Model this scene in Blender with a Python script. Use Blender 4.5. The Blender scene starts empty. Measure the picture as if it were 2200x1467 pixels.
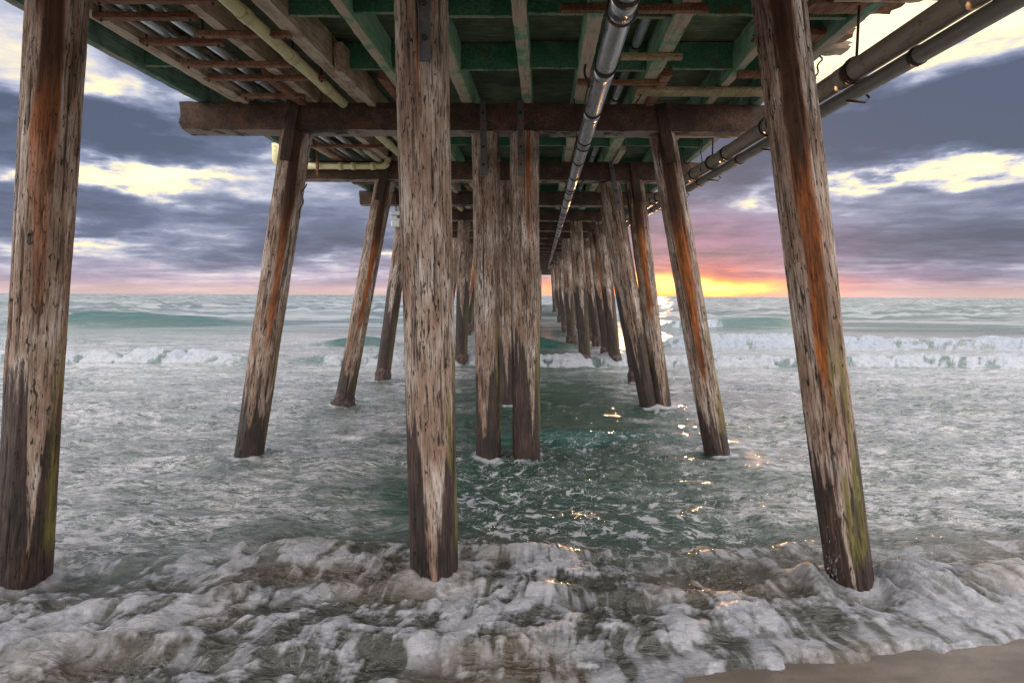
import bpy, bmesh, math, random
import numpy as np
from mathutils import Vector, Matrix
R = math.radians
random.seed(4)
scene = bpy.context.scene
col = scene.collection
# ------------------------------------------------------------------ camera
H = 2.3                                   # lens height above the water
FPX, CX, CY = 1222.2, 1100.0, 733.5       # 20 mm lens on 36 mm, photo 2200 x 1467
PITCH, ROLL = R(4.56), 0.0050
cam_data = bpy.data.cameras.new('camera')
cam_data.lens = 20.0; cam_data.sensor_width = 36.0
cam_data.clip_start = 0.05; cam_data.clip_end = 30000
cam = bpy.data.objects.new('camera', cam_data); col.objects.link(cam)
CAMR = Matrix.Rotation(math.pi/2 - PITCH, 4, 'X') @ Matrix.Rotation(ROLL, 4, 'Z')
cam.matrix_world = Matrix.Translation((0, 0, H)) @ CAMR
scene.camera = cam
def ray(u, v):
    return (CAMR.to_3x3() @ Vector(((u-CX)/FPX, -(v-CY)/FPX, -1))).normalized()
def at(u, v, Y):                          # pixel of the photo -> point on the plane y = Y
    d = ray(u, v); return Vector((0, 0, H)) + d*(Y/d.y)
def azel(u, v):
    d = ray(u, v); return math.atan2(d.x, d.y), math.asin(d.z)
# ------------------------------------------------------------------ exposure
vs = scene.view_settings
vs.view_transform = 'Standard'; vs.look = 'None'; vs.gamma = 1.0; vs.exposure = 0.16
vs.use_curve_mapping = False
# ------------------------------------------------------------------ node helpers
class NT:
    def __init__(s, tree): s.t = tree; s.n = tree.nodes; s.l = tree.links
    def new(s, typ, **kw):
        n = s.n.new(typ)
        for k, v in kw.items(): setattr(n, k, v)
        return n
    def put(s, sock, val):
        if val is None: return
        if isinstance(val, bpy.types.NodeSocket): s.l.new(val, sock)
        else:
            if isinstance(val, tuple) and len(val) == 3 and sock.type == 'RGBA': val = (*val, 1)
            sock.default_value = val
    def m(s, op, a, b=None, c=None, clamp=False):
        n = s.new('ShaderNodeMath', operation=op, use_clamp=clamp)
        s.put(n.inputs[0], a); s.put(n.inputs[1], b); s.put(n.inputs[2], c)
        return n.outputs[0]
    def mix(s, f, a, b, mode='MIX'):
        n = s.new('ShaderNodeMix', data_type='RGBA', blend_type=mode)
        s.put(n.inputs[0], f); s.put(n.inputs[6], a); s.put(n.inputs[7], b)
        return n.outputs[2]
    def step(s, x, lo, hi, a=0.0, b=1.0):
        n = s.new('ShaderNodeMapRange', interpolation_type='SMOOTHSTEP')
        s.put(n.inputs[0], x); n.inputs[1].default_value = lo; n.inputs[2].default_value = hi
        n.inputs[3].default_value = a; n.inputs[4].default_value = b
        return n.outputs[0]
    def noise(s, vec, scale, detail=4, rough=0.55, dist=0.0, out=0):
        n = s.new('ShaderNodeTexNoise')
        s.put(n.inputs['Vector'], vec); n.inputs['Scale'].default_value = scale
        n.inputs['Detail'].default_value = detail; n.inputs['Roughness'].default_value = rough
        n.inputs['Distortion'].default_value = dist
        return n.outputs[out]
    def mapv(s, vec, scale=(1, 1, 1), loc=(0, 0, 0), rot=(0, 0, 0)):
        n = s.new('ShaderNodeMapping'); s.put(n.inputs[0], vec)
        n.inputs['Scale'].default_value = scale; n.inputs['Location'].default_value = loc
        n.inputs['Rotation'].default_value = rot
        return n.outputs[0]
    def xyz(s, a, b, c):
        n = s.new('ShaderNodeCombineXYZ'); s.put(n.inputs[0], a); s.put(n.inputs[1], b); s.put(n.inputs[2], c)
        return n.outputs[0]
    def attr(s, name):
        return s.new('ShaderNodeAttribute', attribute_name=name).outputs['Fac']
    def ramp(s, f, stops):
        n = s.new('ShaderNodeValToRGB'); s.put(n.inputs[0], f); cr = n.color_ramp
        while len(cr.elements) < len(stops): cr.elements.new(0.5)
        for e, (p, c) in zip(cr.elements, stops): e.position = p; e.color = (*c, 1)
        return n.outputs[0]
    def bump(s, h, strength, dist=0.01, normal=None):
        n = s.new('ShaderNodeBump'); s.put(n.inputs['Height'], h)
        n.inputs['Strength'].default_value = strength; n.inputs['Distance'].default_value = dist
        s.put(n.inputs['Normal'], normal); return n.outputs[0]
# ------------------------------------------------------------------ world: cloudy sunset sky
SUN_AZ, SUN_EL = azel(1398, 621)
SUN_EL = max(SUN_EL, R(1.3))
world = bpy.data.worlds.new('World'); scene.world = world; world.use_nodes = True
w = NT(world.node_tree)
for n in list(w.n): w.n.remove(n)
g = w.new('ShaderNodeTexCoord').outputs['Generated']
sep = w.new('ShaderNodeSeparateXYZ'); w.put(sep.inputs[0], g)
X, Y, Z = sep.outputs
el = w.m('ARCSINE', Z); az = w.m('ARCTAN2', X, Y)
k = w.m('DIVIDE', 1.0, w.m('ADD', w.m('MAXIMUM', Z, 0.0), 0.085))
P = w.xyz(w.m('MULTIPLY', X, k), w.m('MULTIPLY', w.m('MULTIPLY', Y, k), 1.25), 0.37)
big = w.noise(P, 0.62, 8, 0.52, 0.2)
fine = w.noise(P, 2.6, 8, 0.62, 0.4)
warp = w.noise(w.mapv(g, (5, 5, 12)), 1.5, 6, 0.52)
warp2 = w.noise(w.mapv(g, (5, 5, 16), (3, 1, 7)), 1.7, 6, 0.54)
azs = w.m('ADD', az, w.m('MULTIPLY', w.m('SUBTRACT', warp, 0.5), 0.16))
els = w.m('ADD', el, w.m('MULTIPLY', w.m('SUBTRACT', warp2, 0.5), 0.035))
azw = w.m('ADD', az, w.m('MULTIPLY', w.m('SUBTRACT', warp, 0.5), 0.34))
elw = w.m('ADD', el, w.m('MULTIPLY', w.m('SUBTRACT', warp2, 0.5), 0.13))
def blob(u, v, du, dv, amp, warped=True):
    a0, e0 = azel(u, v); wa = du/FPX*0.9; we = dv/FPX*0.9
    A = w.m('DIVIDE', w.m('SUBTRACT', azw if warped else azs, a0), wa)
    E = w.m('DIVIDE', w.m('SUBTRACT', elw if warped else els, e0), we)
    q = w.m('ADD', w.m('MULTIPLY', A, A), w.m('MULTIPLY', E, E))
    return w.m('MULTIPLY', w.m('EXPONENT', w.m('MULTIPLY', q, -1.0)), amp)
dens = w.m('ADD', w.m('MULTIPLY', big, 0.72), w.m('MULTIPLY', fine, 0.28))
opn = w.m('MULTIPLY', w.m('SUBTRACT', dens, 0.47), 2.0)
for b in [(10, 100, 170, 130, .50), (260, 372, 200, 26, .60), (240, 205, 110, 34, .48), (1990, 30, 430, 110, 1.0),
          (2080, 374, 200, 20, .62), (1650, 412, 130, 20, .42), (760, 545, 130, 20, .42), (190, 530, 110, 18, .42),
          (560, 330, 80, 20, .35), (1250, 600, 900, 22, .05), (420, 575, 400, 30, .14), (0, 362, 60, 16, .4),
          (2060, 235, 330, 90, -.62), (260, 285, 300, 40, -.45), (60, 290, 130, 60, -.30),
          (330, 455, 360, 42, -.20), (1950, 480, 380, 45, -.16), (1560, 350, 130, 50, -.2)]:
    opn = w.m('ADD', opn, blob(*b))
opn = w.m('ADD', opn, 0.24)
skyc = w.ramp(opn, [(0.0, (.085, .108, .175)), (0.26, (.140, .170, .27)), (0.46, (.27, .305, .43)),
                    (0.62, (.56, .57, .68)), (0.78, (1.05, .90, .60)), (1.0, (1.35, 1.16, .74))])
low = w.step(elw, R(0.2), R(4.5), 1.0, 0.0)
pinkc = w.ramp(opn, [(0.0, (.27, .24, .34)), (0.30, (.38, .33, .46)), (0.5, (.58, .48, .60)), (0.75, (.92, .72, .66)), (1.0, (1.1, .85, .5))])
skyc = w.mix(w.m('MULTIPLY', low, 0.85), skyc, pinkc)
hz = w.step(el, R(0.0), R(1.9), 1.0, 0.0)
skyc = w.mix(w.m('MULTIPLY', hz, 0.55), skyc, (.90, .62, .50))
# glow of the setting sun behind the piles
purp = w.m('MULTIPLY', blob(1520, 520, 200, 60, .7, False), w.step(dens, .40, .56))
skyc = w.mix(purp, skyc, (.38, .20, .34))
su, sv = 1500, 612
red = w.m('ADD', blob(1510, 590, 140, 30, .9, False), blob(su+10, 612, 270, 16, .6, False), clamp=True)
skyc = w.mix(w.m('MULTIPLY', red, 0.85), skyc, w.mix(w.step(dens, .42, .56), (.40, .13, .20), (.98, .22, .13)))
ora = w.m('ADD', blob(su, 622, 190, 20, 1.0, False), blob(1250, 618, 120, 26, .8, False), clamp=True)
skyc = w.mix(w.m('MULTIPLY', ora, 0.9), skyc, (1.6, .40, .04))
core = w.m('ADD', blob(1430, 608, 75, 15, 1.5, False), blob(1550, 618, 85, 11, 1.4, False), clamp=True)
skyc = w.mix(core, skyc, (3.4, 1.9, .38))
# unseen sky overhead, behind and beside the viewer, brightened and shaped as fill light
up = w.step(el, R(28), R(46)); back = w.step(Y, -0.15, 0.42, 1.0, 0.0)
soft = w.m('MULTIPLY', w.m('ADD', w.noise(P, 1.1, 5, .55), 0.5), 1.0)
skyc = w.mix(up, skyc, w.mix(1.0, (2.5, 2.45, 2.5), soft, 'MULTIPLY'))
side = w.step(w.m('ABSOLUTE', X), .35, .85)
skyc = w.mix(back, skyc, w.mix(1.0, w.mix(side, (1.55, 1.42, 1.36), (3.9, 3.65, 3.5)), soft, 'MULTIPLY'))
below = w.step(el, R(-3), R(-0.2), 1.0, 0.0)
skyc = w.mix(below, skyc, (.12, .13, .14))
sky = w.new('ShaderNodeTexSky', sky_type='NISHITA', sun_disc=False)
sky.sun_elevation = SUN_EL; sky.sun_rotation = SUN_AZ
add = w.mix(1.0, skyc, w.mix(1.0, sky.outputs[0], (.012, .012, .012), 'MULTIPLY'), 'ADD')
bg = w.new('ShaderNodeBackground'); w.put(bg.inputs[0], add); bg.inputs[1].default_value = 1.0
wo = w.new('ShaderNodeOutputWorld'); w.l.new(bg.outputs[0], wo.inputs[0])
# ------------------------------------------------------------------ sun
sd = bpy.data.lights.new('sun', 'SUN'); sd.energy = 2.3; sd.angle = R(2.5); sd.color = (1.0, .52, .22)
so = bpy.data.objects.new('sun', sd); col.objects.link(so)
dirn = Vector((math.sin(SUN_AZ)*math.cos(SUN_EL), math.cos(SUN_AZ)*math.cos(SUN_EL), math.sin(SUN_EL)))
so.rotation_euler = dirn.to_track_quat('Z', 'Y').to_euler(); so.location = (6, 20, 8)
# ------------------------------------------------------------------ numpy noise
def _h(ix, iy, iz, seed):
    ix, iy, iz = ix & 0xffffff, iy & 0xffffff, iz & 0xffffff
    h = (ix.astype(np.uint32)*np.uint32(374761393) + iy.astype(np.uint32)*np.uint32(668265263)
         + iz.astype(np.uint32)*np.uint32(2147483647) + np.uint32((seed*974711 + 7) & 0xffffffff))
    h = (h ^ (h >> np.uint32(13)))*np.uint32(1274126177); h = (h ^ (h >> np.uint32(16)))*np.uint32(2246822519)
    return ((h ^ (h >> np.uint32(15))) & np.uint32(0xffffff)).astype(np.float32)/np.float32(0xffffff)
def vn(x, y, z, seed=0):
    x = np.asarray(x, np.float32); y = np.broadcast_to(np.asarray(y, np.float32), x.shape); z = np.broadcast_to(np.asarray(z, np.float32), x.shape)
    fx, fy, fz = np.floor(x), np.floor(y), np.floor(z)
    ix, iy, iz = (a.astype(np.int64) & 0xffffff for a in (fx, fy, fz))
    tx, ty, tz = x-fx, y-fy, z-fz
    tx, ty, tz = (t*t*t*(t*(t*6-15)+10) for t in (tx, ty, tz))
    r = 0
    for a in (0, 1):
        for b in (0, 1):
            for c in (0, 1):
                wgt = (tx if a else 1-tx)*(ty if b else 1-ty)*(tz if c else 1-tz)
                r = r + wgt*_h(ix+a, iy+b, iz+c, seed)
    return r                                   # 0..1
def vn2(x, y, seed=0):
    x = np.asarray(x, np.float32); y = np.broadcast_to(np.asarray(y, np.float32), x.shape)
    fx, fy = np.floor(x), np.floor(y)
    ix, iy = (a.astype(np.int64) & 0xffffff for a in (fx, fy)); iz = np.zeros_like(ix)
    tx, ty = x-fx, y-fy
    tx, ty = (t*t*t*(t*(t*6-15)+10) for t in (tx, ty))
    r = 0
    for a in (0, 1):
        for b in (0, 1):
            r = r + (tx if a else 1-tx)*(ty if b else 1-ty)*_h(ix+a, iy+b, iz, seed)
    return r
def fbm(x, y, z=None, o=4, seed=0, gain=.5, lac=2.03):
    s = 0; a = 1; t = 0
    for i in range(o):
        if z is None:       # turn each octave, so that the lattice never shows
            c, d = math.cos(i*1.1+.4), math.sin(i*1.1+.4)
            s = s + a*vn2(x*c-y*d, x*d+y*c, seed+i*13)
        else: s = s + a*vn(x, y, z, seed+i*13)
        t += a; a *= gain; x = x*lac; y = y*lac
        if z is not None: z = z*lac
    return s/t
def ss(x, lo, hi):
    t = np.clip((x-lo)/(hi-lo), 0, 1); return t*t*(3-2*t)
# ------------------------------------------------------------------ object helpers
def tag(o, label=None, cat=None, group=None, kind=None):
    if label: o['label'] = label
    if cat: o['category'] = cat
    if group: o['group'] = group
    if kind: o['kind'] = kind
    return o
def empty(name, loc=(0, 0, 0), rot=(0, 0, 0)):
    o = bpy.data.objects.new(name, None); col.objects.link(o)
    o.location = loc; o.rotation_euler = rot; o.empty_display_size = .2
    return o
def mesh_obj(name, me, mat, parent=None, smooth=False):
    o = bpy.data.objects.new(name, me); col.objects.link(o)
    me.materials.append(mat)
    if smooth: me.polygons.foreach_set('use_smooth', [True]*len(me.polygons))
    if parent: o.parent = parent
    return o
def grid_mesh(name, co, nu, nv, wrap=False, attrs=None, caps=False):
    """co (nv, nu, 3): rows v, columns u"""
    me = bpy.data.meshes.new(name)
    idx = np.arange(nu*nv).reshape(nv, nu)
    if wrap: right = np.roll(idx, -1, axis=1)
    else: right = idx[:, 1:]; idx = idx[:, :-1]
    q = np.stack([idx[:-1], right[:-1], right[1:], idx[1:]], -1).reshape(-1, 4)
    me.vertices.add(nu*nv); me.vertices.foreach_set('co', np.ascontiguousarray(co, np.float32).ravel())
    nf = len(q); extra = 0
    loops = q.ravel().astype(np.int32); starts = np.arange(nf, dtype=np.int32)*4; tot = np.full(nf, 4, np.int32)
    if caps:
        top = np.arange(nu, dtype=np.int32)+(nv-1)*nu; bot = np.arange(nu, dtype=np.int32)[::-1]
        loops = np.concatenate([loops, top, bot]); starts = np.concatenate([starts, [nf*4, nf*4+nu]]); tot = np.concatenate([tot, [nu, nu]])
    me.loops.add(len(loops)); me.loops.foreach_set('vertex_index', loops)
    me.polygons.add(len(tot)); me.polygons.foreach_set('loop_start', starts.astype(np.int32))
    me.polygons.foreach_set('loop_total', tot.astype(np.int32))
    for k_, a in (attrs or {}).items():
        at_ = me.attributes.new(k_, 'FLOAT', 'POINT'); at_.data.foreach_set('value', np.ascontiguousarray(a, np.float32).ravel())
    me.update(calc_edges=True)
    me.polygons.foreach_set('use_smooth', np.ones(len(tot), bool))
    return me
class MB:
    """collects boxes, tubes and lumps into one bmesh"""
    def __init__(s): s.bm = bmesh.new()
    def box(s, c, d, rot=None, bev=.006, jit=0):
        r = bmesh.ops.create_cube(s.bm, size=1); vs_ = r['verts']
        M = Matrix.Translation(c) @ (rot.to_4x4() if rot else Matrix()) @ Matrix.Diagonal((*d, 1))
        for v in vs_:
            v.co = M @ v.co
            if jit: v.co += Vector((random.uniform(-jit, jit) for _ in range(3)))
        if bev:
            es = list({e for v in vs_ for e in v.link_edges})
            bmesh.ops.bevel(s.bm, geom=es, offset=bev, segments=1, affect='EDGES')
        return s
    def tube(s, pts, r, seg=14, cap=True):
        pts = [Vector(p) for p in pts]; rr = r if isinstance(r, (list, tuple)) else [r]*len(pts)
        rings = []
        for i, p in enumerate(pts):
            t = (pts[min(i+1, len(pts)-1)]-pts[max(i-1, 0)]).normalized()
            ref = Vector((0, 0, 1)) if abs(t.z) < .95 else Vector((1, 0, 0))
            a = t.cross(ref).normalized(); b = t.cross(a)
            rings.append([s.bm.verts.new(p+(a*math.cos(q*2*math.pi/seg)+b*math.sin(q*2*math.pi/seg))*rr[i]) for q in range(seg)])
        for A, B in zip(rings, rings[1:]):
            for q in range(seg):
                f = s.bm.faces.new((A[q], A[(q+1) % seg], B[(q+1) % seg], B[q])); f.smooth = True
        if cap: s.bm.faces.new(rings[0][::-1]); s.bm.faces.new(rings[-1])
        return s
    def build(s, name, mat, parent=None):
        me = bpy.data.meshes.new(name); bmesh.ops.recalc_face_normals(s.bm, faces=s.bm.faces)
        s.bm.to_mesh(me); s.bm.free(); return mesh_obj(name, me, mat, parent)
def beam_mesh(name, L, W, Hh, seed=0, rough=.006, n=40, ragged=0.0):
    """a sawn timber along local Y, origin at the middle of the bottom face at its near end; worn edges"""
    bm = bmesh.new(); sec = [(-.5, 0), (-.5, .25), (-.5, .5), (-.5, .75), (-.5, 1), (-.17, 1), (.17, 1), (.5, 1), (.5, .75), (.5, .5), (.5, .25), (.5, 0), (.17, 0), (-.17, 0)]
    rng = random.Random(seed); rings = []
    for i in range(n+1):
        y = L*i/n; ring = []
        for j, (a, b) in enumerate(sec):
            corner = j in (0, 4, 7, 11)
            sx = W*a*(1-(rng.random()*.06+.04 if corner else 0)); sz = Hh*(b if not corner else (b*.97+.015+rng.uniform(-.015, .012)))
            sx += rng.uniform(-rough, rough); sz += rng.uniform(-rough, rough)*(.5)
            yy = y + (rng.uniform(-ragged, ragged) if i in (0, n) else 0)
            ring.append(bm.verts.new((sx, yy, sz)))
        rings.append(ring)
    m_ = len(sec)
    for A, B in zip(rings, rings[1:]):
        for q in range(m_): bm.faces.new((A[q], A[(q+1) % m_], B[(q+1) % m_], B[q]))
    bm.faces.new(rings[0]); bm.faces.new(rings[-1][::-1])
    bmesh.ops.recalc_face_normals(bm, faces=bm.faces)
    me = bpy.data.meshes.new(name); bm.to_mesh(me); bm.free(); return me
# ------------------------------------------------------------------ materials
def material(name):
    m_ = bpy.data.materials.new(name); m_.use_nodes = True
    t = NT(m_.node_tree); b = t.n['Principled BSDF']
    return m_, t, b
def objco(t): return t.new('ShaderNodeTexCoord').outputs['Object']
def rnd(t): return t.new('ShaderNodeObjectInfo').outputs['Random']
def pile_material():
    m_, t, b = material('weathered_pile_wood'); oc = objco(t)
    r_ = rnd(t); off = t.xyz(t.m('MULTIPLY', r_, 17), t.m('MULTIPLY', r_, 5), t.m('MULTIPLY', r_, 31))
    va = t.new('ShaderNodeVectorMath', operation='ADD'); t.put(va.inputs[0], oc); t.put(va.inputs[1], off); v = va.outputs[0]
    gr = t.noise(t.mapv(v, (1, 1, .055)), 75, 6, .65, .3)
    gr2 = t.noise(t.mapv(v, (1, 1, .15)), 26, 7, .66, .8)
    patch = t.noise(t.mapv(v, (1, 1, .35)), 5, 5, .6)
    pits = t.noise(t.mapv(v, (1, 1, .19)), 55, 4, .6, .8)
    c = t.ramp(patch, [(.30, (.17, .12, .095)), (.44, (.27, .185, .135)), (.56, (.43, .355, .30)), (.70, (.64, .60, .57))])
    c = t.mix(t.step(gr2, .38, .60, .55, 0), c, (.20, .115, .075))
    c = t.mix(t.step(gr, .36, .50, .85, 0), c, (.05, .032, .024))
    c = t.mix(t.step(pits, .36, .44, .92, 0), c, (.020, .013, .010))
    c = t.mix(t.m('MULTIPLY', t.attr('crack'), .95), c, (.010, .007, .006))
    rust = t.attr('rust')
    rc = t.ramp(t.m('ADD', t.m('MULTIPLY', gr, .5), t.m('MULTIPLY', patch, .5)), [(.32, (.03, .012, .006)), (.44, (.13, .040, .010)), (.55, (.33, .095, .014)), (.68, (.48, .20, .05))])
    c = t.mix(t.m('MULTIPLY', rust, t.step(gr, .28, .5, .65, 1.0)), c, rc)
    c = t.mix(t.m('MULTIPLY', t.attr('dark'), .93), c, t.mix(gr2, (.012, .006, .004), (.07, .030, .016)))
    wet = t.step(t.m('ADD', t.attr('wet'), t.m('MULTIPLY', t.m('SUBTRACT', t.m('ADD', t.m('MULTIPLY', gr2, .5), t.m('MULTIPLY', patch, .5)), .5), 2.6)), .34, .60)
    wc = t.ramp(t.m('ADD', t.m('MULTIPLY', gr, .6), t.m('MULTIPLY', patch, .4)), [(.38, (.004, .003, .003)), (.50, (.022, .012, .009)), (.60, (.065, .034, .025)), (.72, (.16, .11, .09))])
    c = t.mix(wet, c, wc)
    c = t.mix(t.m('MULTIPLY', t.attr('algae'), t.step(gr2, .30, .55, .4, .95)), c, t.mix(gr, (.045, .045, .006), (.22, .19, .03)))
    t.put(b.inputs['Base Color'], c)
    t.put(b.inputs['Roughness'], t.m('SUBTRACT', .82, t.m('MULTIPLY', wet, .25)))
    hgt = t.m('ADD', t.m('MULTIPLY', gr, .6), t.m('ADD', t.m('MULTIPLY', gr2, .6), t.m('MULTIPLY', t.step(pits, .30, .42), .9)))
    t.put(b.inputs['Normal'], t.bump(hgt, 1.0, .016))
    return m_
def timber(name, lo, mid, hi, bottom=None, scale=1.0, along='Y', stain=.35, rough=.8):
    m_, t, b = material(name); oc = objco(t); r_ = rnd(t)
    off = t.xyz(t.m('MULTIPLY', r_, 13), t.m('MULTIPLY', r_, 29), t.m('MULTIPLY', r_, 7))
    va = t.new('ShaderNodeVectorMath', operation='ADD'); t.put(va.inputs[0], oc); t.put(va.inputs[1], off); v = va.outputs[0]
    sc = {'Y': (1, .06, 1), 'X': (.06, 1, 1), 'Z': (1, 1, .06)}[along]
    gr = t.noise(t.mapv(v, sc), 55*scale, 6, .62, .3); pt = t.noise(v, 2.6*scale, 6, .62)
    f = t.m('ADD', t.m('MULTIPLY', gr, .5), t.m('MULTIPLY', pt, .5))
    c = t.ramp(f, [(.32, lo), (.5, mid), (.66, hi)])
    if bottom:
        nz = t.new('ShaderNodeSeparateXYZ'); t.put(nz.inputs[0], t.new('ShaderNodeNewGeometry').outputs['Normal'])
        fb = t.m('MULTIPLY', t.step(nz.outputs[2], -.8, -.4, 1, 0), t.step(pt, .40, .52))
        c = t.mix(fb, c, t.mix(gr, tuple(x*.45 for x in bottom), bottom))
    st = t.noise(t.mapv(v, (1, 1, 1), (5, 3, 1)), 3.4, 5, .6, .5)
    c = t.mix(t.step(st, .56, .68, 0, stain), c, (.16, .055, .02))
    c = t.mix(t.step(gr, .28, .42, .7, 0), c, tuple(x*.3 for x in lo))
    t.put(b.inputs['Base Color'], c); b.inputs['Roughness'].default_value = rough
    t.put(b.inputs['Normal'], t.bump(t.m('ADD', gr, t.m('MULTIPLY', pt, .5)), .6, .008))
    return m_
def metal(name, base, metallic, rough, spots, spotc, dirt=.5):
    m_, t, b = material(name); oc = objco(t)
    n1 = t.noise(oc, 9, 7, .65); n2 = t.noise(t.mapv(oc, (1, .15, 1)), 30, 4, .6)
    c = t.mix(t.step(n1, spots, spots+.14), base, spotc)
    c = t.mix(t.step(n2, .5, .7, 0, dirt), c, tuple(x*.35 for x in base))
    t.put(b.inputs['Base Color'], c)
    t.put(b.inputs['Metallic'], t.step(n1, spots, spots+.1, metallic, metallic*.2))
    t.put(b.inputs['Roughness'], t.m('ADD', rough, t.m('MULTIPLY', t.m('SUBTRACT', n1, .4), .6), clamp=True))
    t.put(b.inputs['Normal'], t.bump(n1, .25, .004))
    return m_
M_PILE = pile_material()
M_CAP = timber('dark_brown_timber', (.014, .008, .006), (.055, .030, .019), (.16, .090, .062), (.45, .36, .30), along='X', stain=.5)
M_STR = timber('green_painted_joist', (.10, .17, .10), (.20, .40, .25), (.46, .50, .34), (.66, .52, .40))
M_BLK = timber('dark_green_board', (.020, .07, .04), (.05, .20, .12), (.20, .34, .21), (.3, .34, .22), along='X', stain=.55)
M_DECK = timber('deck_underside', (.030, .045, .025), (.10, .13, .075), (.26, .27, .16), None, along='X', stain=.3)
M_EDGE = timber('greenish_fascia', (.06, .15, .12), (.15, .29, .23), (.36, .43, .34), (.46, .42, .33), stain=.55)
M_CLEAT = timber('wet_dark_cleat', (.010, .006, .004), (.035, .018, .011), (.09, .045, .025), None, along='Y', stain=.5)
M_BARE = timber('bare_yellow_timber', (.16, .12, .06), (.36, .29, .16), (.55, .47, .30), None, along='X', stain=.4)
M_GREY = timber('bare_grey_joist', (.16, .11, .075), (.44, .33, .24), (.68, .56, .42), (.70, .58, .44), stain=.55)
M_BAR = timber('rusty_bar', (.06, .025, .014), (.22, .10, .055), (.40, .26, .16), None, along='X', stain=.6)
M_GALV = metal('galvanised_steel', (.52, .54, .58), 1.0, .27, .66, (.20, .13, .10), .2)
M_COND = metal('grey_conduit', (.60, .66, .70), .8, .30, .57, (.22, .12, .07), .4)
M_DULL = metal('dull_brown_pipe', (.33, .28, .235), .1, .40, .56, (.14, .075, .045), .6)
M_DARKP = metal('dark_grey_pipe', (.21, .195, .18), .2, .40, .60, (.16, .08, .05), .4)
M_RING = metal('rusty_black_steel', (.045, .035, .03), .5, .55, .50, (.12, .045, .018), .4)
M_PVC = metal('aged_yellow_plastic', (.66, .62, .34), 0.0, .38, .58, (.40, .34, .18), .35)
M_STRAP = metal('tarnished_strap', (.16, .17, .19), .75, .38, .52, (.22, .10, .04), .5)
M_CABLE = metal('black_cable', (.02, .02, .02), 0, .6, .6, (.05, .03, .02), .2)
M_WHITE = metal('white_enamel', (.72, .74, .74), 0, .4, .62, (.3, .2, .12), .3)
def barnacle_material():
    m_, t, b = material('barnacle_crust'); oc = objco(t)
    vo = t.new('ShaderNodeTexVoronoi'); t.put(vo.inputs['Vector'], oc); vo.inputs['Scale'].default_value = 34
    n_ = t.noise(oc, 12, 5, .6)
    c = t.ramp(n_, [(.3, (.012, .008, .008)), (.5, (.055, .03, .026)), (.7, (.16, .11, .095))])
    t.put(b.inputs['Base Color'], c); b.inputs['Roughness'].default_value = .5
    t.put(b.inputs['Normal'], t.bump(vo.outputs[0], 1.0, .03))
    return m_
M_BARN = barnacle_material()
# ------------------------------------------------------------------ sand, sea bed and water
def edge_y(x): return 2.95 + .24*np.maximum(x, -1.5) - .55*ss(-x, 0.2, 3.0) + .16*(fbm(x*1.3+9, x*0, None, 3, 5)-.5)
def sand_z(x, y): return np.clip((3.7+.18*np.clip(x, -3, 4)-y)*.055, -3.0, .6) - .02
def build_sand():
    nu, nv = 300, 260
    s = np.linspace(-1, 1, nu); xs = np.sign(s)*(np.abs(s)*6 + np.abs(s)**9*9000)
    tv = np.linspace(0, 1, nv); ys = -6 + tv*16 + tv**12*9500 - (1-tv)**14*600
    Xg, Yg = np.meshgrid(xs, ys)
    Zg = sand_z(Xg, Yg) + .012*(fbm(Xg*1.2, Yg*1.2, None, 3, 3)-.5)
    me = grid_mesh('beach_sand', np.stack([Xg, Yg, Zg], -1), nu, nv)
    m_, t, b = material('wet_sand'); oc = objco(t)
    f = t.noise(oc, 260, 6, .75); p = t.noise(t.mapv(oc, (1, 2.2, 1)), 2.4, 5, .6)
    c = t.mix(f, (.065, .048, .036), (.22, .175, .14)); c = t.mix(t.step(p, .38, .62), c, t.mix(f, (.04, .031, .025), (.16, .13, .105)))
    t.put(b.inputs['Base Color'], c); t.put(b.inputs['Roughness'], t.step(p, .38, .6, .18, .55))
    t.put(b.inputs['Normal'], t.bump(f, .6, .004))
    o = mesh_obj('beach_sand', me, m_); tag(o, 'brown wet sand at the foot of the surf, bare at the lower right', 'sand', kind='structure')
build_sand()
PILE_FEET = []      # (x, y, r) collected before the water is built, for foam collars
def crest(x, y, y0, amp, front, backw, seed, wig=.8, wl=.09):
    yy = y0 + wig*(fbm(x*wl+3, x*0+seed, None, 3, seed)-.5)*2
    d = y-yy
    return amp*ss(d, 0, front)*np.exp(-np.maximum(d-front, 0)/backw), d
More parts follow.
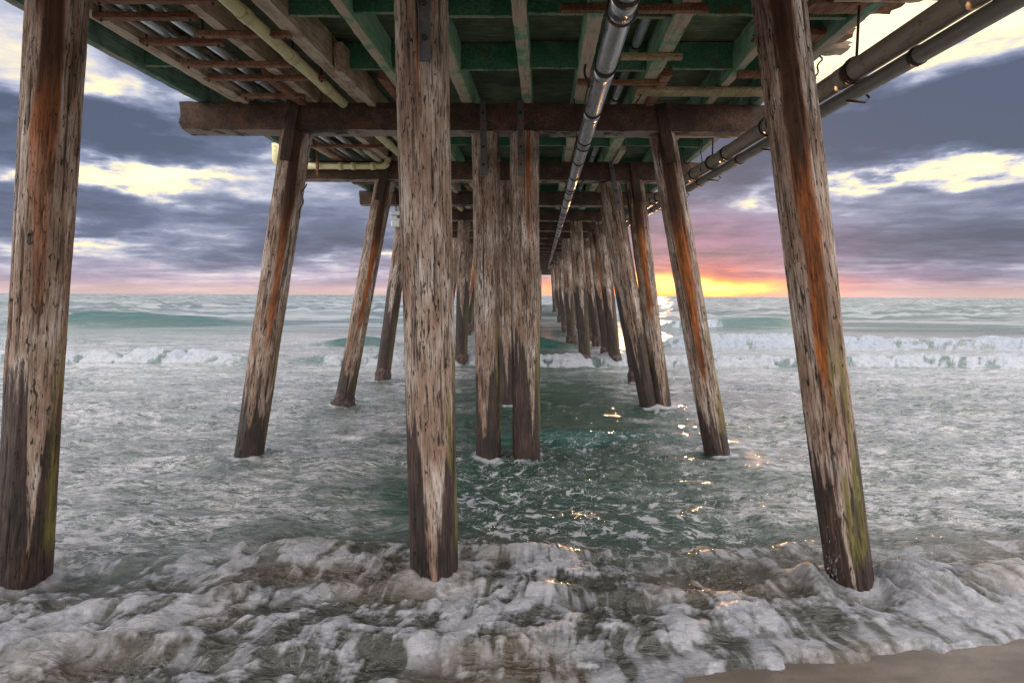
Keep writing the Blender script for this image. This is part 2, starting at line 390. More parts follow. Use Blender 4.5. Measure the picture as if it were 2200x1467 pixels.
def build_water():
    nu, nv = 1500, 1050
    s = np.linspace(-1, 1, nu); s = np.sign(s)*(np.abs(s)*1.0 + np.abs(s)**5*1.0)
    inv = np.concatenate([np.linspace(1/2.0, 1/260, nv-70), 1/np.geomspace(265, 9000, 70)])
    D = 1/inv
    S, Dg = np.meshgrid(s, D)
    Xg = S*Dg; Yg = Dg + 0*S
    cell = np.maximum(np.gradient(D)[:, None], Dg*.0016)
    x, y = Xg.astype(np.float32), Yg.astype(np.float32)
    z = np.zeros_like(x); foam = np.zeros_like(x); teal = np.zeros_like(x); sandy = np.zeros_like(x)
    def lod(wl): return 1-ss(cell, wl*.16, wl*.45)
    # chop
    wx = x + .5*(fbm(x*.5, y*.5, None, 2, 90)-.5); wy = y + .6*(fbm(x*.6+7, y*.6, None, 2, 91)-.5)
    for wl, amp, st, sd_ in [(9, .10, 2.5, 1), (3.2, .065, 2.0, 2), (1.25, .085, 1.9, 3), (.55, .058, 1.9, 4), (.26, .027, 1.7, 5), (.12, .0100, 1.3, 6), (.06, .0030, 1.2, 7)]:
        c0, s0 = math.cos(.25*sd_-.7), math.sin(.25*sd_-.7)
        rx, ry = wx*c0-wy*s0*.6, wx*s0*.35+wy*c0
        n_ = vn2(rx/wl/st*1.6+sd_*3.1, ry/wl*1.6, sd_)
        n_ = 1-np.abs(2*n_-1) if wl < 1.5 else n_     # peaked crests
        z += amp*(n_-.5)*lod(wl)*(.7 if wl > 2 else 1)
    calm = 1-.30*ss(y, 9, 14)*(1-ss(y, 60, 120))
    z *= calm
    z += .16*ss(y, 15, 60)*(vn2(x*.05, y*.16, 44)-.5)*lod(6)
    z += .95*(np.maximum(y, 1)/100)**.6*ss(y, 38, 90)*(fbm(x*.24*(100/np.maximum(y, 30))**.6, np.log(y)*20, None, 3, 47, .6)-.5)*2
    # small green roller under the pier
    a, d = crest(x, y, 8.6, .15, .35, .55, 31, .35, .6); win = np.exp(-((x-1.0)/1.3)**2); z += a*win; teal += win*np.exp(-((d-.2)/.30)**2)*.8
    # breakers
    lum = fbm(x*2.3, y*2.3, None, 4, 61)
    def breaker(y0, amp, front, bw, seed, win, fo, tl, wig=.9, wl=.09, top=0.0):
        nonlocal z, foam, teal
        a, d = crest(x, y, y0, 1.0, front, bw, seed, wig, wl)
        h = amp*(.75+.5*vn2(x*.35, y*0+seed, seed+5))*win
        z += a*h
        band = ss(d, -.25, .15)*(1-ss(d, front*1.05+top, front*1.7+.6+top))
        z += band*fo*(lum-.42)*.34*np.minimum(win, 1)
        foam = np.maximum(foam, band*fo*np.clip(win*1.3, 0, 1)*ss(lum, .26, .50))
        teal = np.maximum(teal, ss(d, -.2, front*.3)*(1-ss(d, front*.9, front*1.6))*tl*np.clip(win*1.3, 0, 1))
        trail = np.exp(-np.maximum(d, 0)/2.2)*ss(d, 0, .5)
        foam = np.maximum(foam, trail*fo*win*ss(fbm(x*.9, y*1.4, None, 4, seed+8), .52, .66)*.8)
    w1 = .35+.65*ss(vn2(x*.10+.3, y*0, 71), .25, .6); w1 = np.where(x < -8.6, 1.0, w1); w1 = np.maximum(w1, ss(x, 5, 8)*.95); w1 = w1*(1-.75*np.exp(-((x+7.9)/1.1)**2))
    f1 = np.clip(ss(np.abs(x+7.6), .7, 2.4)+.1, 0, 1)
    breaker(18.6, .36, .5, 1.6, 11, w1, f1, .5, .7, .13)
    wr = ss(x, 5.5, 8.0); wl_ = 1-ss(x, -20.5, -17.5); wm = np.exp(-((x-.9)/1.9)**2); wq = np.exp(-((x+7.0)/2.2)**2)
    f2 = np.clip(wr + wl_*.7 + .25*wm, 0, 1)
    breaker(25.2, .50, .9, 2.2, 23, np.clip(wr+.5*wl_+.95*wm+.75*wq, 0, 1.1), f2, np.clip(.35*wr+wm+wq+.5*wl_, 0, 1), .9, .07)
    lw = .95*ss(x, -37, -33)*(1-ss(x, -25, -17))+.35*ss(x, -60, -45)*(1-ss(x, -37, -35)); rw = ss(x, 10, 12.5)*(1-ss(x, 19, 25))
    f3 = rw*(1-ss(x, 13.5, 17)) + ss(-x, 35.5, 38)
    breaker(41.0, .85, 1.6, 3.2, 37, np.clip(lw+rw*.8, 0, 1.2), np.clip(f3, 0, 1), np.clip(lw*1.2+rw*.5, 0, 1), 1.2, .04)
    breaker(62, .5, 3, 6, 41, ss(vn2(x*.03, y*0, 72), .45, .7), 0*x, .25+0*x, 2.0, .03)
    # foam lace and films on the shallows, with the sky's silver sheen painted in
    lx = x + .35*(fbm(x*1.6, y*1.6, None, 3, 80)-.5)*2; ly = y + .5*(fbm(x*1.3+4, y*1.3, None, 3, 81)-.5)*2
    lace = 1-np.abs(2*fbm(lx*1.5, ly*2.4, None, 3, 82)-1)
    lace2 = 1-np.abs(2*fbm(lx*3.7, ly*5.5, None, 2, 83)-1)
    patchm = fbm(x*.45+2, y*.5, None, 3, 84)
    la = ss(lace, .90, .985)*.9 + ss(lace2, .93, .99)*.5*ss(lace, .78, .92)
    near = 1-ss(y, 5.4, 7.4)
    out = np.clip(ss(np.abs(x-.2-.03*y)+2.6*(fbm(x*1.1, y*2.6, None, 5, 87, .6)-.5), 1.3, 3.0), 0, 1)  # less foam and sheen under the pier, painting its shade into the colour
    lacem = np.clip((1-ss(y, 5.4, 7.2))*ss(patchm, .42, .58)*.9 + ss(patchm, .52, .66)*.4*(1-ss(y, 8, 12)), 0, 1)
    film = ss(fbm(lx*.8, ly*2.6, None, 5, 86), .40, .62)
    mid = ss(y, 4.6, 6.0)*(1-ss(y, 24, 34))
    filmw = mid*film*(.30*out+.05); milk_sheen = (.62+.38*film)*ss(y, 4.2, 5.0)*(1-ss(y, 26, 40))*np.clip(.03+.85*out+.25*ss(y, 13, 18), 0, 1)  # milky water and painted sky sheen share one colour mask
    foam = np.maximum(foam, filmw)
    # surge rushing up the beach: lumps drawn out along lines fanning towards the viewer
    ed = edge_y(x); t_ = y-ed
    xc_ = np.clip(x, -5, 5); surge = 1-ss(y, 4.0+.5*vn2(x*.7, x*0, 95)-.1*np.abs(xc_)/3, 5.35+1.0*(fbm(x*1.3, y*1.2, None, 3, 96)-.5)+.2*xc_/4)
    ox, oy = .4, 8.2
    th = np.arctan2(x-ox, oy-y); rr = np.hypot(x-ox, oy-y)
    tw = th + .04*(fbm(x*1.5, y*1.5, None, 3, 100)-.5)*2; rw_ = rr + .22*(fbm(x*2.1, y*2.1, None, 3, 101)-.5)*2
    L1 = fbm(tw*8.5, rw_*2.1, None, 4, 102); L2 = fbm(tw*19, rw_*4.6, None, 4, 103)
    L3 = fbm(tw*70, rw_*1.9, None, 3, 104)
    L4 = fbm(tw*170+9, rw_*2.4, None, 2, 108); L5 = fbm(tw*34+4, rw_*5.5, None, 4, 109, .5); Lh = fbm(x*1.9+.5*y, y*6.5, None, 4, 111, .55)
    big_ = fbm(x*1.5+5, y*2.3, None, 3, 105)
    lump = 1-np.abs(2*L1-1); lump2 = 1-np.abs(2*L2-1)
    L6 = fbm(x*9, y*9, None, 4, 110, .62)
    hs = .17*(big_-.45) + .05*(lump-.55) + .04*(lump2-.55) + .10*(L5-.5) + .13*(Lh-.5) + .025*(L6-.5) + .022*(L3-.5) + .007*(L4-.5)
    z = z*(1-.6*surge) + surge*(hs*.68+.04)
    fo = ss(.34*(L1-.5)+.36*(L2-.5)+.50*(L5-.5)+.30*(L3-.5)+.12*(L4-.5)+.30*(big_-.5)+.46*(L6-.5)+.50*(Lh-.5), -.07, .17)
    foam = foam*(1-surge) + surge*fo
    sandy = surge*ss(fbm(x*.9+3, y*1.3, None, 3, 106)+.05*x/3, .42, .60)*ss(y, 2.2, 3.1)
    # fronts where the surge folds over itself
    for y0, am, sd_ in ((4.60, .06, 201), (3.95, .06, 202), (3.40, .05, 203)):
        a, d = crest(x, y, y0+.05*x, am, .16, .22, sd_, .28, .8); z += a*(1-ss(y, 5.5, 6)); foam = np.maximum(foam, np.exp(-((d-.12)/.12)**2)*ss(.5*L2+.5*L3, .46, .58)*.7)
    hs = hs*.8; z += surge*.08*np.exp(-((y-4.75-.25*(vn2(x*1.1, x*0, 97)-.5))/.28)**2)*ss(vn2(x*.9, x*0, 98), .3, .6)
    # the wave climbing past the right-hand pile and fanning out beyond it
    px, py = 2.62, 4.25
    dx, dy = x-px, y-py
    plume = ss(dx, .05, .45)*np.exp(-((dy+.05+.10*dx)/(.22+.22*np.maximum(dx, 0)))**2)*np.exp(-np.maximum(dx-.35, 0)/.85)
    q1 = np.arctan2(dy-.35, dx+.15); q2 = np.hypot(dx, dy)
    ps = fbm(q1*14, q2*1.6, None, 3, 120)
    z += plume*(.20+.22*(ps-.5)+.10*(L3-.5)); foam = foam*(1-plume*.9)+plume*.9*ss(.5*ps+.5*L3, .40, .62)
    left = np.exp(-((dx+.28)/.13)**2-((dy+.03)/.16)**2); z += left*.20; foam = np.maximum(foam, left*.9*ss(L3, .35, .6))
    for fx, fy, fr in PILE_FEET:
        if fy > 26: continue
        dd = np.hypot(x-fx, y-fy)-fr
        ring = np.exp(-(np.maximum(dd, 0)/(.09+.004*fy))**2)
        z += ring*.07*(lum-.1); foam = np.maximum(foam, ring*ss(lum+.15*lace, .40, .62)*.9)
        wake_refl = np.exp(-((x-fx)/(fr*1.3+.12*np.maximum(fy-y, 0)))**2)*np.exp(-(np.maximum(fy-y, 0)/1.3)**2)*(y < fy)*(fy < 16)*(fy > 6); foam = np.maximum(foam, wake_refl*ss(lace2, .80, .95)*.6); milk_sheen = milk_sheen*(1-.9*wake_refl)  # wake foam, plus dark pile reflections painted by thinning the pale colour
    # left-hand front pile stands in a small mound of water
    # run out over the sand
    thin = ss(t_ + .16*(L2-.5)+.22*(L1-.5), -.04, .50)
    sz = sand_z(x, y)
    z = np.where(y < 6, (sz-.05)*(1-ss(t_+.16*(L2-.5)+.22*(L1-.5), -.10, .02)) + (np.maximum(z, sz+.015)*thin + (sz+.012+.05*lump)*(1-thin))*ss(t_+.16*(L2-.5)+.22*(L1-.5), -.10, .02), z)
    foam = np.maximum(foam, np.exp(-((t_+.16*(L2-.5)+.22*(L1-.5)-.07)/.10)**2)*.9*(y < 6)*ss(L3+.4*L2, .5, .8))
    co = np.stack([Xg, Yg, z], -1)
    me = grid_mesh('sea_water', co, nu, nv, attrs={'foam': np.clip(foam, 0, 1), 'teal': np.clip(teal*1.5, 0, 1), 'sandy': np.clip(sandy, 0, 1), 'surge': surge, 'far': ss(y, 14, 60), 'milk_sheen': np.clip(milk_sheen*(1-surge), 0, 1), 'lace': lacem*(1-ss(surge, .3, .8))})
    m_, t, b = material('sea_water'); oc = objco(t)
    fm = t.attr('foam'); sa = t.attr('sandy'); te = t.attr('teal'); su_ = t.attr('surge')
    far = t.attr('far'); br = t.noise(t.mapv(oc, (1, 2.6, 1)), 16, 9, .74, .6); br2 = t.noise(oc, 6, 6, .62, .4)
    fmask = t.step(t.m('ADD', fm, t.m('MULTIPLY', t.m('SUBTRACT', t.m('ADD', t.m('MULTIPLY', br, .55), t.m('MULTIPLY', br2, .45)), .5), 1.3)), .27, .73)
    fmask = t.m('MULTIPLY', fmask, t.step(fm, .02, .12))
    vo_ = t.new('ShaderNodeTexVoronoi', feature='DISTANCE_TO_EDGE'); wv_ = t.noise(oc, 2.2, 4, .6, 0, 1); vm_ = t.new('ShaderNodeVectorMath', operation='MULTIPLY_ADD'); t.put(vm_.inputs[0], wv_); vm_.inputs[1].default_value = (.9, .9, 0); t.put(vm_.inputs[2], t.mapv(oc, (1, 1.6, 1))); t.put(vo_.inputs['Vector'], vm_.outputs[0]); vo_.inputs['Scale'].default_value = 2.6
    vo2 = t.new('ShaderNodeTexVoronoi', feature='DISTANCE_TO_EDGE'); t.put(vo2.inputs['Vector'], vm_.outputs[0]); vo2.inputs['Scale'].default_value = 8.5
    lw_ = t.m('MULTIPLY', t.step(br2, .44, .68, .002, .11), t.attr('lace'))
    lc = t.m('MAXIMUM', t.m('LESS_THAN', t.m('ADD', vo_.outputs[0], t.m('MULTIPLY', t.m('SUBTRACT', br, .5), .09)), lw_), t.m('MULTIPLY', t.m('LESS_THAN', t.m('ADD', vo2.outputs[0], t.m('MULTIPLY', t.m('SUBTRACT', br, .5), .2)), t.m('MULTIPLY', lw_, 1.0)), .65))
    fmask = t.m('MAXIMUM', fmask, t.m('MULTIPLY', lc, t.step(t.attr('lace'), .05, .3)))
    fs_ = t.m('ADD', fm, t.m('MULTIPLY', t.m('SUBTRACT', br, .5), .55), clamp=True)
    fmask = t.m('ADD', t.m('MULTIPLY', fmask, t.m('SUBTRACT', 1.0, su_)), t.m('MULTIPLY', fs_, su_))
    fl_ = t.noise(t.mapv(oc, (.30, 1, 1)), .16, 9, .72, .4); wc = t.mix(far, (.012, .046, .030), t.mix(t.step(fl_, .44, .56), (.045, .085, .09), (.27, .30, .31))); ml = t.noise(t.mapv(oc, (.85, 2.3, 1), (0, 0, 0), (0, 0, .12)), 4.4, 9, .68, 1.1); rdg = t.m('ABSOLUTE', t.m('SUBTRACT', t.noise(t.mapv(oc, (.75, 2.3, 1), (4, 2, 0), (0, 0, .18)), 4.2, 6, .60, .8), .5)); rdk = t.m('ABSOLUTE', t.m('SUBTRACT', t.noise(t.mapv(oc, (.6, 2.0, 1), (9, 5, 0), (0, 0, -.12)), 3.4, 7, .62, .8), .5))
    brl = t.step(rdg, .0, .030, 1, 0); dkl = t.step(rdk, .004, .035, 1, 0)  # ripple glints and dark ripple reflections, painted as lines in the water colour
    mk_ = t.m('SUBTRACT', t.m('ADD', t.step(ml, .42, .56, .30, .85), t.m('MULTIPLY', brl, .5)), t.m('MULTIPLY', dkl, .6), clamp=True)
    wc = t.mix(t.m('MULTIPLY', t.attr('milk_sheen'), mk_), wc, t.mix(brl, (.52, .51, .54), (.76, .75, .78))); wc = t.mix(te, wc, t.mix(br2, (.0, .028, .023), (.0, .095, .078))); wc = t.mix(t.m('MULTIPLY', su_, .8), wc, (.036, .030, .022)); wc = t.mix(sa, wc, (.062, .047, .031))
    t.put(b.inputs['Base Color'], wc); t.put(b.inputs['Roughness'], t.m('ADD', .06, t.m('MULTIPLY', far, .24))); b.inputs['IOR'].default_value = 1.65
    rip = t.noise(t.mapv(oc, (.8, 2.2, 1), (0, 0, 0), (0, 0, -.15)), 8, 6, .62, .7); rip2 = t.noise(t.mapv(oc, (.4, 1.2, 1)), .9, 6, .62, .3); rip3 = t.noise(t.mapv(oc, (.22, .8, 1)), .35, 7, .66, .2)
    nb = t.bump(t.m('ADD', t.m('ADD', t.m('MULTIPLY', rip, .13), t.m('MULTIPLY', t.m('MULTIPLY', ml, t.attr('milk_sheen')), .18)), t.m('ADD', t.m('MULTIPLY', rip2, .22), t.m('MULTIPLY', t.m('MULTIPLY', rip3, far), 2.2))), .6, 1.0)
    t.put(b.inputs['Normal'], nb)
    fb = t.new('ShaderNodeBsdfPrincipled'); bub = t.noise(oc, 120, 4, .7); fc = t.mix(t.m('MULTIPLY', sa, t.step(br2, .35, .6, .9, .25)), t.mix(su_, t.mix(t.step(far, 0.0, .06), (.58, .59, .64), (.36, .41, .48)), (.60, .61, .67)), (.40, .35, .29)); fc = t.mix(t.step(bub, .35, .5, .35, 0), fc, (.2, .19, .18)); fc = t.mix(t.step(t.m('ADD', t.m('MULTIPLY', br, .5), t.m('MULTIPLY', br2, .5)), .36, .56), t.mix(1.0, fc, (.50, .56, .62), 'MULTIPLY'), fc)
    t.put(fb.inputs['Base Color'], fc); fb.inputs['Roughness'].default_value = .38
    t.put(fb.inputs['Normal'], t.bump(t.m('ADD', t.m('ADD', br, br2), t.m('MULTIPLY', bub, .12)), .8, .09))
    mx = t.new('ShaderNodeMixShader'); t.put(mx.inputs[0], fmask); t.l.new(b.outputs[0], mx.inputs[1]); t.l.new(fb.outputs[0], mx.inputs[2])
    t.l.new(mx.outputs[0], t.n['Material Output'].inputs[0])
    o = mesh_obj('sea_water', me, m_); tag(o, 'grey green sea with breakers and foaming surf washing round the piles', 'sea', kind='structure')
# ------------------------------------------------------------------ pier dimensions
SLOPE = .0225
def BY(n): return 4.30 + 3.63*(n-1)               # row n stands at this distance
DR = .055                                         # the pier drifts to the right as it goes out
def cx(y): return -.86 + DR*y
def cap_bottom(y): return H + 2.01 + SLOPE*y
CAP_H, CAP_D = .36, .34
STR_H = .34
def soffit(y): return cap_bottom(y) + CAP_H       # underside of the joists
ORD = ['zeroth', 'first', 'second', 'third', 'fourth', 'fifth', 'sixth', 'seventh', 'eighth', 'ninth', 'tenth', 'eleventh', 'twelfth', 'thirteenth', 'fourteenth', 'fifteenth', 'sixteenth', 'seventeenth', 'eighteenth', 'nineteenth', 'twentieth', 'twenty-first', 'twenty-second', 'twenty-third', 'twenty-fourth', 'twenty-fifth', 'twenty-sixth', 'twenty-seventh', 'twenty-eighth', 'twenty-ninth', 'thirtieth', 'thirty-first', 'thirty-second', 'thirty-third', 'thirty-fourth', 'thirty-fifth', 'thirty-sixth', 'thirty-seventh', 'thirty-eighth', 'thirty-ninth', 'fortieth', 'forty-first']
# ------------------------------------------------------------------ piles
def pile_mesh(L, r, seed, nu, nv, rust=None, tongue=(0.0, .3, .9), wet_h=1.3, algae=1.0, side=.75, below=.7, phi=0.0):
    th = np.linspace(0, 2*np.pi, nu, endpoint=False); zz = np.linspace(-below, L, nv)
    T, Zg = np.meshgrid(th, zz); c, s = np.cos(T), np.sin(T)
    n = lambda kx, kz, sd_, o=3: fbm(c*kx+seed*7.3, s*kx+seed*3.1, Zg*kz+seed*11, o, seed+sd_)
    low = n(1.1, .6, 1)-.5; gro = n(5.5, .9, 2, 4)-.5; ridg = np.abs(2*n(8, 1.3, 3, 3)-1)
    holes = .8*ss(n(8, 1.9, 4, 2), .68, .80); ridg2 = np.abs(2*n(6, .22, 13, 3)-1); cr = np.maximum((1-ss(ridg, .03, .10))*ss(n(2, .8, 5, 2), .46, .64)*.8, (1-ss(ridg2, .012, .05))*ss(n(1.6, .5, 15, 2), .45, .6))
    wv = n(3.2, 1.5, 6, 4)
    taper = 1+.010*Zg
    rad = r*taper + .030*low*r/.2 + .020*gro - .010*cr - .013*holes
    front = -c*math.sin(phi)-s*math.cos(phi); xr = c*math.cos(phi)-s*math.sin(phi)                             # the beach side faces -y
    rustm = np.zeros_like(c); dark = np.zeros_like(c)
    if rust is not None:
        x0, w0, zlo, zhi = rust[:4]; st_ = rust[4] if len(rust) > 4 else 1.0
        xc = x0 + .35*(n(.9, .9, 8, 3)-.5)
        wd = w0*(.45+.55*ss(Zg, zlo, zhi+.6))*(.75+.5*n(1.5, 1.2, 9, 2))
        rustm = (1-ss(np.abs(xr-xc)+.30*(wv-.5), wd*.7, wd*1.15))*ss(front, -.1, .2)*ss(Zg+.8*(wv-.5), zlo, zlo+.6)
        rustm = rustm*(1-(1-st_)*(1-ss(Zg, zhi, zhi+.4)))
        dark = rustm*ss(Zg+.9*(wv-.5), zhi, zhi+.7)
    tx, tw, tl = tongue
    hw = wet_h - tl*np.exp(-((xr-tx)/tw)**2)*(front > -.2) + .55*(n(4.5, .7, 10, 4)-.5)*2 + .25*ss(np.abs(xr), .6, 1.0)
    wet = 1-ss(Zg, hw-.80, hw+.40)
    alg = algae*ss(xr*np.sign(side), abs(side)-.25, abs(side)+.1)*ss(Zg, .2, .5)*(1-ss(Zg, 1.5, 2.3))*ss(wv, .36, .54)
    co = np.stack([c*rad, s*rad, Zg], -1)
    return grid_mesh('pile_wood', co, nu, nv, wrap=True, caps=True,
                     attrs={'crack': np.clip(cr+holes, 0, 1), 'rust': rustm, 'dark': dark, 'wet': wet, 'algae': alg})
def lump_mesh(r, z0, z1, seed, nu=40, nv=26, amp=.07):
    th = np.linspace(0, 2*np.pi, nu, endpoint=False); zz = np.linspace(z0, z1, nv)
    T, Zg = np.meshgrid(th, zz); c, s = np.cos(T), np.sin(T)
    rad = r + amp*(fbm(c*2.2+seed, s*2.2, Zg*5, 3, seed)-.35)*1.6 + amp*.5*(fbm(c*7, s*7+seed, Zg*14, 2, seed+3)-.5)
    rad = rad*(1-.28*ss(Zg, z1-.22, z1)) + .03*np.sin(T*2+seed)
    return grid_mesh('barnacle_crust', np.stack([c*rad, s*rad, Zg], -1), nu, nv, wrap=True, caps=True)
def place_pile(root, foot, top):
    d = top-foot; root.location = foot; root.rotation_euler = (0, math.atan2(d.x, d.z), 0)
def strap_part(parent, L, r, length=.62, w=.085, x=0.0, over=CAP_H):
    """flat steel strap bolted to the head of the pile and the face of the cross beam, in pile space"""
    st = MB().box((x, -(r+.012), L+over/2-length/2+.02), (w, .014, over+length), bev=.004)
    st.box((x-w/2+.006, -(r+.020), L+over/2-length/2+.02), (.010, .022, over+length), bev=.002)
    o = st.build('strap', M_STRAP, parent)
    for zz in (L-length*.35, L-length*.72, L+over*.6):
        MB().tube([(x, -(r+.016), zz), (x, -(r+.045), zz)], .018, 8).build('bolt', M_RING, o)
    return o
PILES_G = 'round timber piles holding up the pier'
def hero_pile(n, uv_top, uv_bot, dia, seed, label, **kw):
    Yb = BY(n)+kw.pop('dy', 0); strap = kw.pop('strap', None); cheek = kw.pop('cheek', None); barn = kw.pop('barn', None); res = kw.pop('res', (150, 900))
    p1, p0 = at(*uv_top, Yb), at(*uv_bot, Yb)
    d = p1-p0; foot = p0 + d*((0-p0.z)/d.z); top = p0 + d*((cap_bottom(Yb)-p0.z)/d.z)
    L = (top-foot).length + (.118 if n == 1 else 0); r = dia/2
    root = empty('pier_pile'); place_pile(root, foot, top); tag(root, label, 'pier pile', PILES_G)
    o = mesh_obj('pile_shaft', pile_mesh(L-.004, r, seed, *res, phi=math.atan2(foot.x, foot.y), **kw), M_PILE, root)
    PILE_FEET.append((foot.x, foot.y, r))
    if strap is not None: strap_part(root, L, r, x=strap)
    if cheek is not None:
        me = beam_mesh('cleat', CAP_H+.42, .15, .07, seed, .006, 12)
        c_ = mesh_obj('cleat', me, M_CLEAT, root); c_.rotation_euler = (math.pi/2, 0, 0); c_.location = (cheek, -r*.72, L-.42)
        c_.scale = (1, 1, 1)
    if barn: mesh_obj('barnacle_crust', lump_mesh(r*1.15, -.5, barn, seed, amp=.07), M_BARN, root)
    return root
hero_pile(1, (122, 30), (52, 1215), .345, 11, 'thick weathered front pile at the left edge with a brown stain down its top', rust=(-.15, .42, 1.9, 3.2, .6), tongue=(.1, .26, 1.15), wet_h=1.70, algae=.9, side=.7)
hero_pile(1, (905, 30), (934, 1275), .368, 12, 'pale cracked front pile in the middle with a steel strap at its top', rust=(-.12, .13, 3.5, 3.9), tongue=(.05, .34, 1.25), wet_h=1.45, algae=.9, side=.75, strap=.05)
hero_pile(1, (1675, 30), (1827, 1278), .33, 13, 'leaning front pile on the right with a long orange rust streak', rust=(.16, .40, 1.2, 2.95), tongue=(.25, .26, 1.0), wet_h=1.25, algae=1.0, side=.35)
R2 = (110, 560)
hero_pile(2, (636, 300), (535, 975), .385, 21, 'outward leaning pile of the second row, on the left, reddish stain down its face', rust=(-.0, .38, 1.4, 3.0, .85), tongue=(.1, .5, .1), wet_h=1.0, algae=.7, side=.7, cheek=-.02, res=R2)
hero_pile(2, (1043, 300), (1050, 975), .345, 22, 'pale grey strapped pile, left one of the close middle pair in the second row', rust=None, tongue=(-.45, .55, 1.0), wet_h=1.6, algae=1.0, side=.75, strap=-.02, res=R2)
hero_pile(2, (1126, 300), (1131, 972), .385, 23, 'brown and white strapped pile, right one of the close middle pair in the second row', rust=(.25, .25, 2.9, 6), tongue=(.45, .35, 1.0), wet_h=1.75, algae=.9, side=.85, strap=-.05, res=R2)
hero_pile(2, (1424, 300), (1540, 972), .345, 24, 'leaning second row pile on the right with a wide rust red streak', rust=(.12, .48, .9, 2.8), tongue=(.3, .5, .2), wet_h=.75, algae=.7, side=.7, cheek=.0, res=R2)
R3 = (80, 360)
hero_pile(3, (825, 400), (738, 872), .36, 31, 'leaning third row pile on the left with an orange streak and a lumpy foot', rust=(.1, .42, 1.3, 3.1), tongue=(.1, .5, .2), wet_h=1.1, algae=.5, side=.7, cheek=0, barn=.30, res=R3)
hero_pile(3, (1085, 400), (1094, 872), .34, 32, 'thin pale third row pile showing between the close middle pair', tongue=(-.2, .3, .8), wet_h=1.6, algae=.8, side=.7, res=R3)
hero_pile(3, (1313, 410), (1394, 870), .38, 33, 'third row pile with a steel strap, left one of the two crossing at the right', tongue=(-.3, .3, .8), wet_h=1.9, algae=.7, side=.7, strap=.05, dy=.02, res=R3)
hero_pile(3, (1363, 400), (1423, 872), .35, 34, 'third row pile with an orange face beside the setting sun', rust=(.1, .50, 1.6, 3.1), tongue=(.35, .4, 1.1), wet_h=1.2, algae=.6, side=.8, cheek=0, dy=-.02, res=R3)
# rows four and beyond: four kinds of pile, copied
LF = cap_bottom(BY(5))
kinds = []
for sd_, rust in ((51, (.1, .5, 1.4, 3.4)), (52, None), (53, (0, .4, 1.8, 3.5)), (54, None)):
    root = empty('pier_pile'); L = LF+.05
    sh = mesh_obj('pile_shaft', pile_mesh(L, .20, sd_, 44, 150, rust=rust, wet_h=2.7, algae=.6), M_PILE, root)
    cr_ = mesh_obj('barnacle_crust', lump_mesh(.222, -.5, .45+.16*(sd_ % 3), sd_, 40, 26, .055), M_BARN, root)
    kinds.append((root, L)); root.location = (0, 0, -50)
used = [False]*4
LAST = 38
rng = random.Random(8)
SIDE = {'ll': 'outer left', 'l': 'inner left', 'm': 'middle', 'r': 'inner right', 'rr': 'outer right'}
for n in range(4, LAST+1):
    Yb = BY(n); c0 = cx(Yb)
    sets = [('ll', -3.0, -3.62), ('rr', 2.75, 3.40)]
    if n < 26: sets += [('m', .25, .3)]
    if n in (5, 7, 10, 14, 19): sets += [('r', 1.9, 2.3)]
    if n in (5, 8, 13): sets += [('l', -1.7, -1.75)]
    if n == 4: sets = [('ll', -2.75, -3.40), ('rr', 2.5, 3.38)]
    for key, xt, xb in sets:
        jt = rng.uniform(-.12, .12); kz = rng.randrange(4) if key in ('ll', 'rr') else rng.choice((1, 3))
        foot = Vector((c0+xb+jt, Yb, 0)); top = Vector((c0+xt+jt*.5, Yb, cap_bottom(Yb)))
        src, L = kinds[kz]
        if not used[kz]: root = src; used[kz] = True; kids = list(src.children)
        else:
            root = src.copy(); col.objects.link(root)
            for ch in [k_ for k_ in bpy.data.objects if k_.parent == src]:
                c_ = ch.copy(); col.objects.link(c_); c_.parent = root
        place_pile(root, foot, top); root.scale = (rng.uniform(.92, 1.06),)*2 + ((top-foot).length/L,)
        PILE_FEET.append((foot.x, foot.y, .24))
        tag(root, f'dark barnacled {SIDE[key]} pile in the {ORD[n]} row counted from the beach', 'pier pile', PILES_G)
for i, (rt, L) in enumerate(kinds):
    if not used[i]:
        for ch in list(rt.children): bpy.data.objects.remove(ch)
        bpy.data.objects.remove(rt)
# ------------------------------------------------------------------ cross beams on the pile heads
caps_me = [beam_mesh('cross_beam', 8.15, CAP_D, CAP_H, 60+i, .007, 60, .02) for i in range(3)]
capmat = M_CAP
for n in range(0, LAST+1):
    Yb = BY(n); me = caps_me[n % 3]
    o = bpy.data.objects.new('cross_beam', me); col.objects.link(o)
    if not me.materials: me.materials.append(capmat)
    wdt = {1: 8.6, 2: 8.0, 3: 7.9, 4: 7.9}.get(n, 7.8)
    o.rotation_euler = (0, 0, -math.pi/2); o.scale = (1, wdt/8.15, 1)
    o.location = (cx(Yb)-wdt/2, Yb, cap_bottom(Yb)+(.115 if n == 1 else 0))
    if n == 1: o.scale.z = .68
    tag(o, f'dark brown cross beam lying on the {ORD[n]} row of piles' if n else 'dark brown cross beam nearest the beach, overhead', 'cross beam', 'cross beams of the pier')
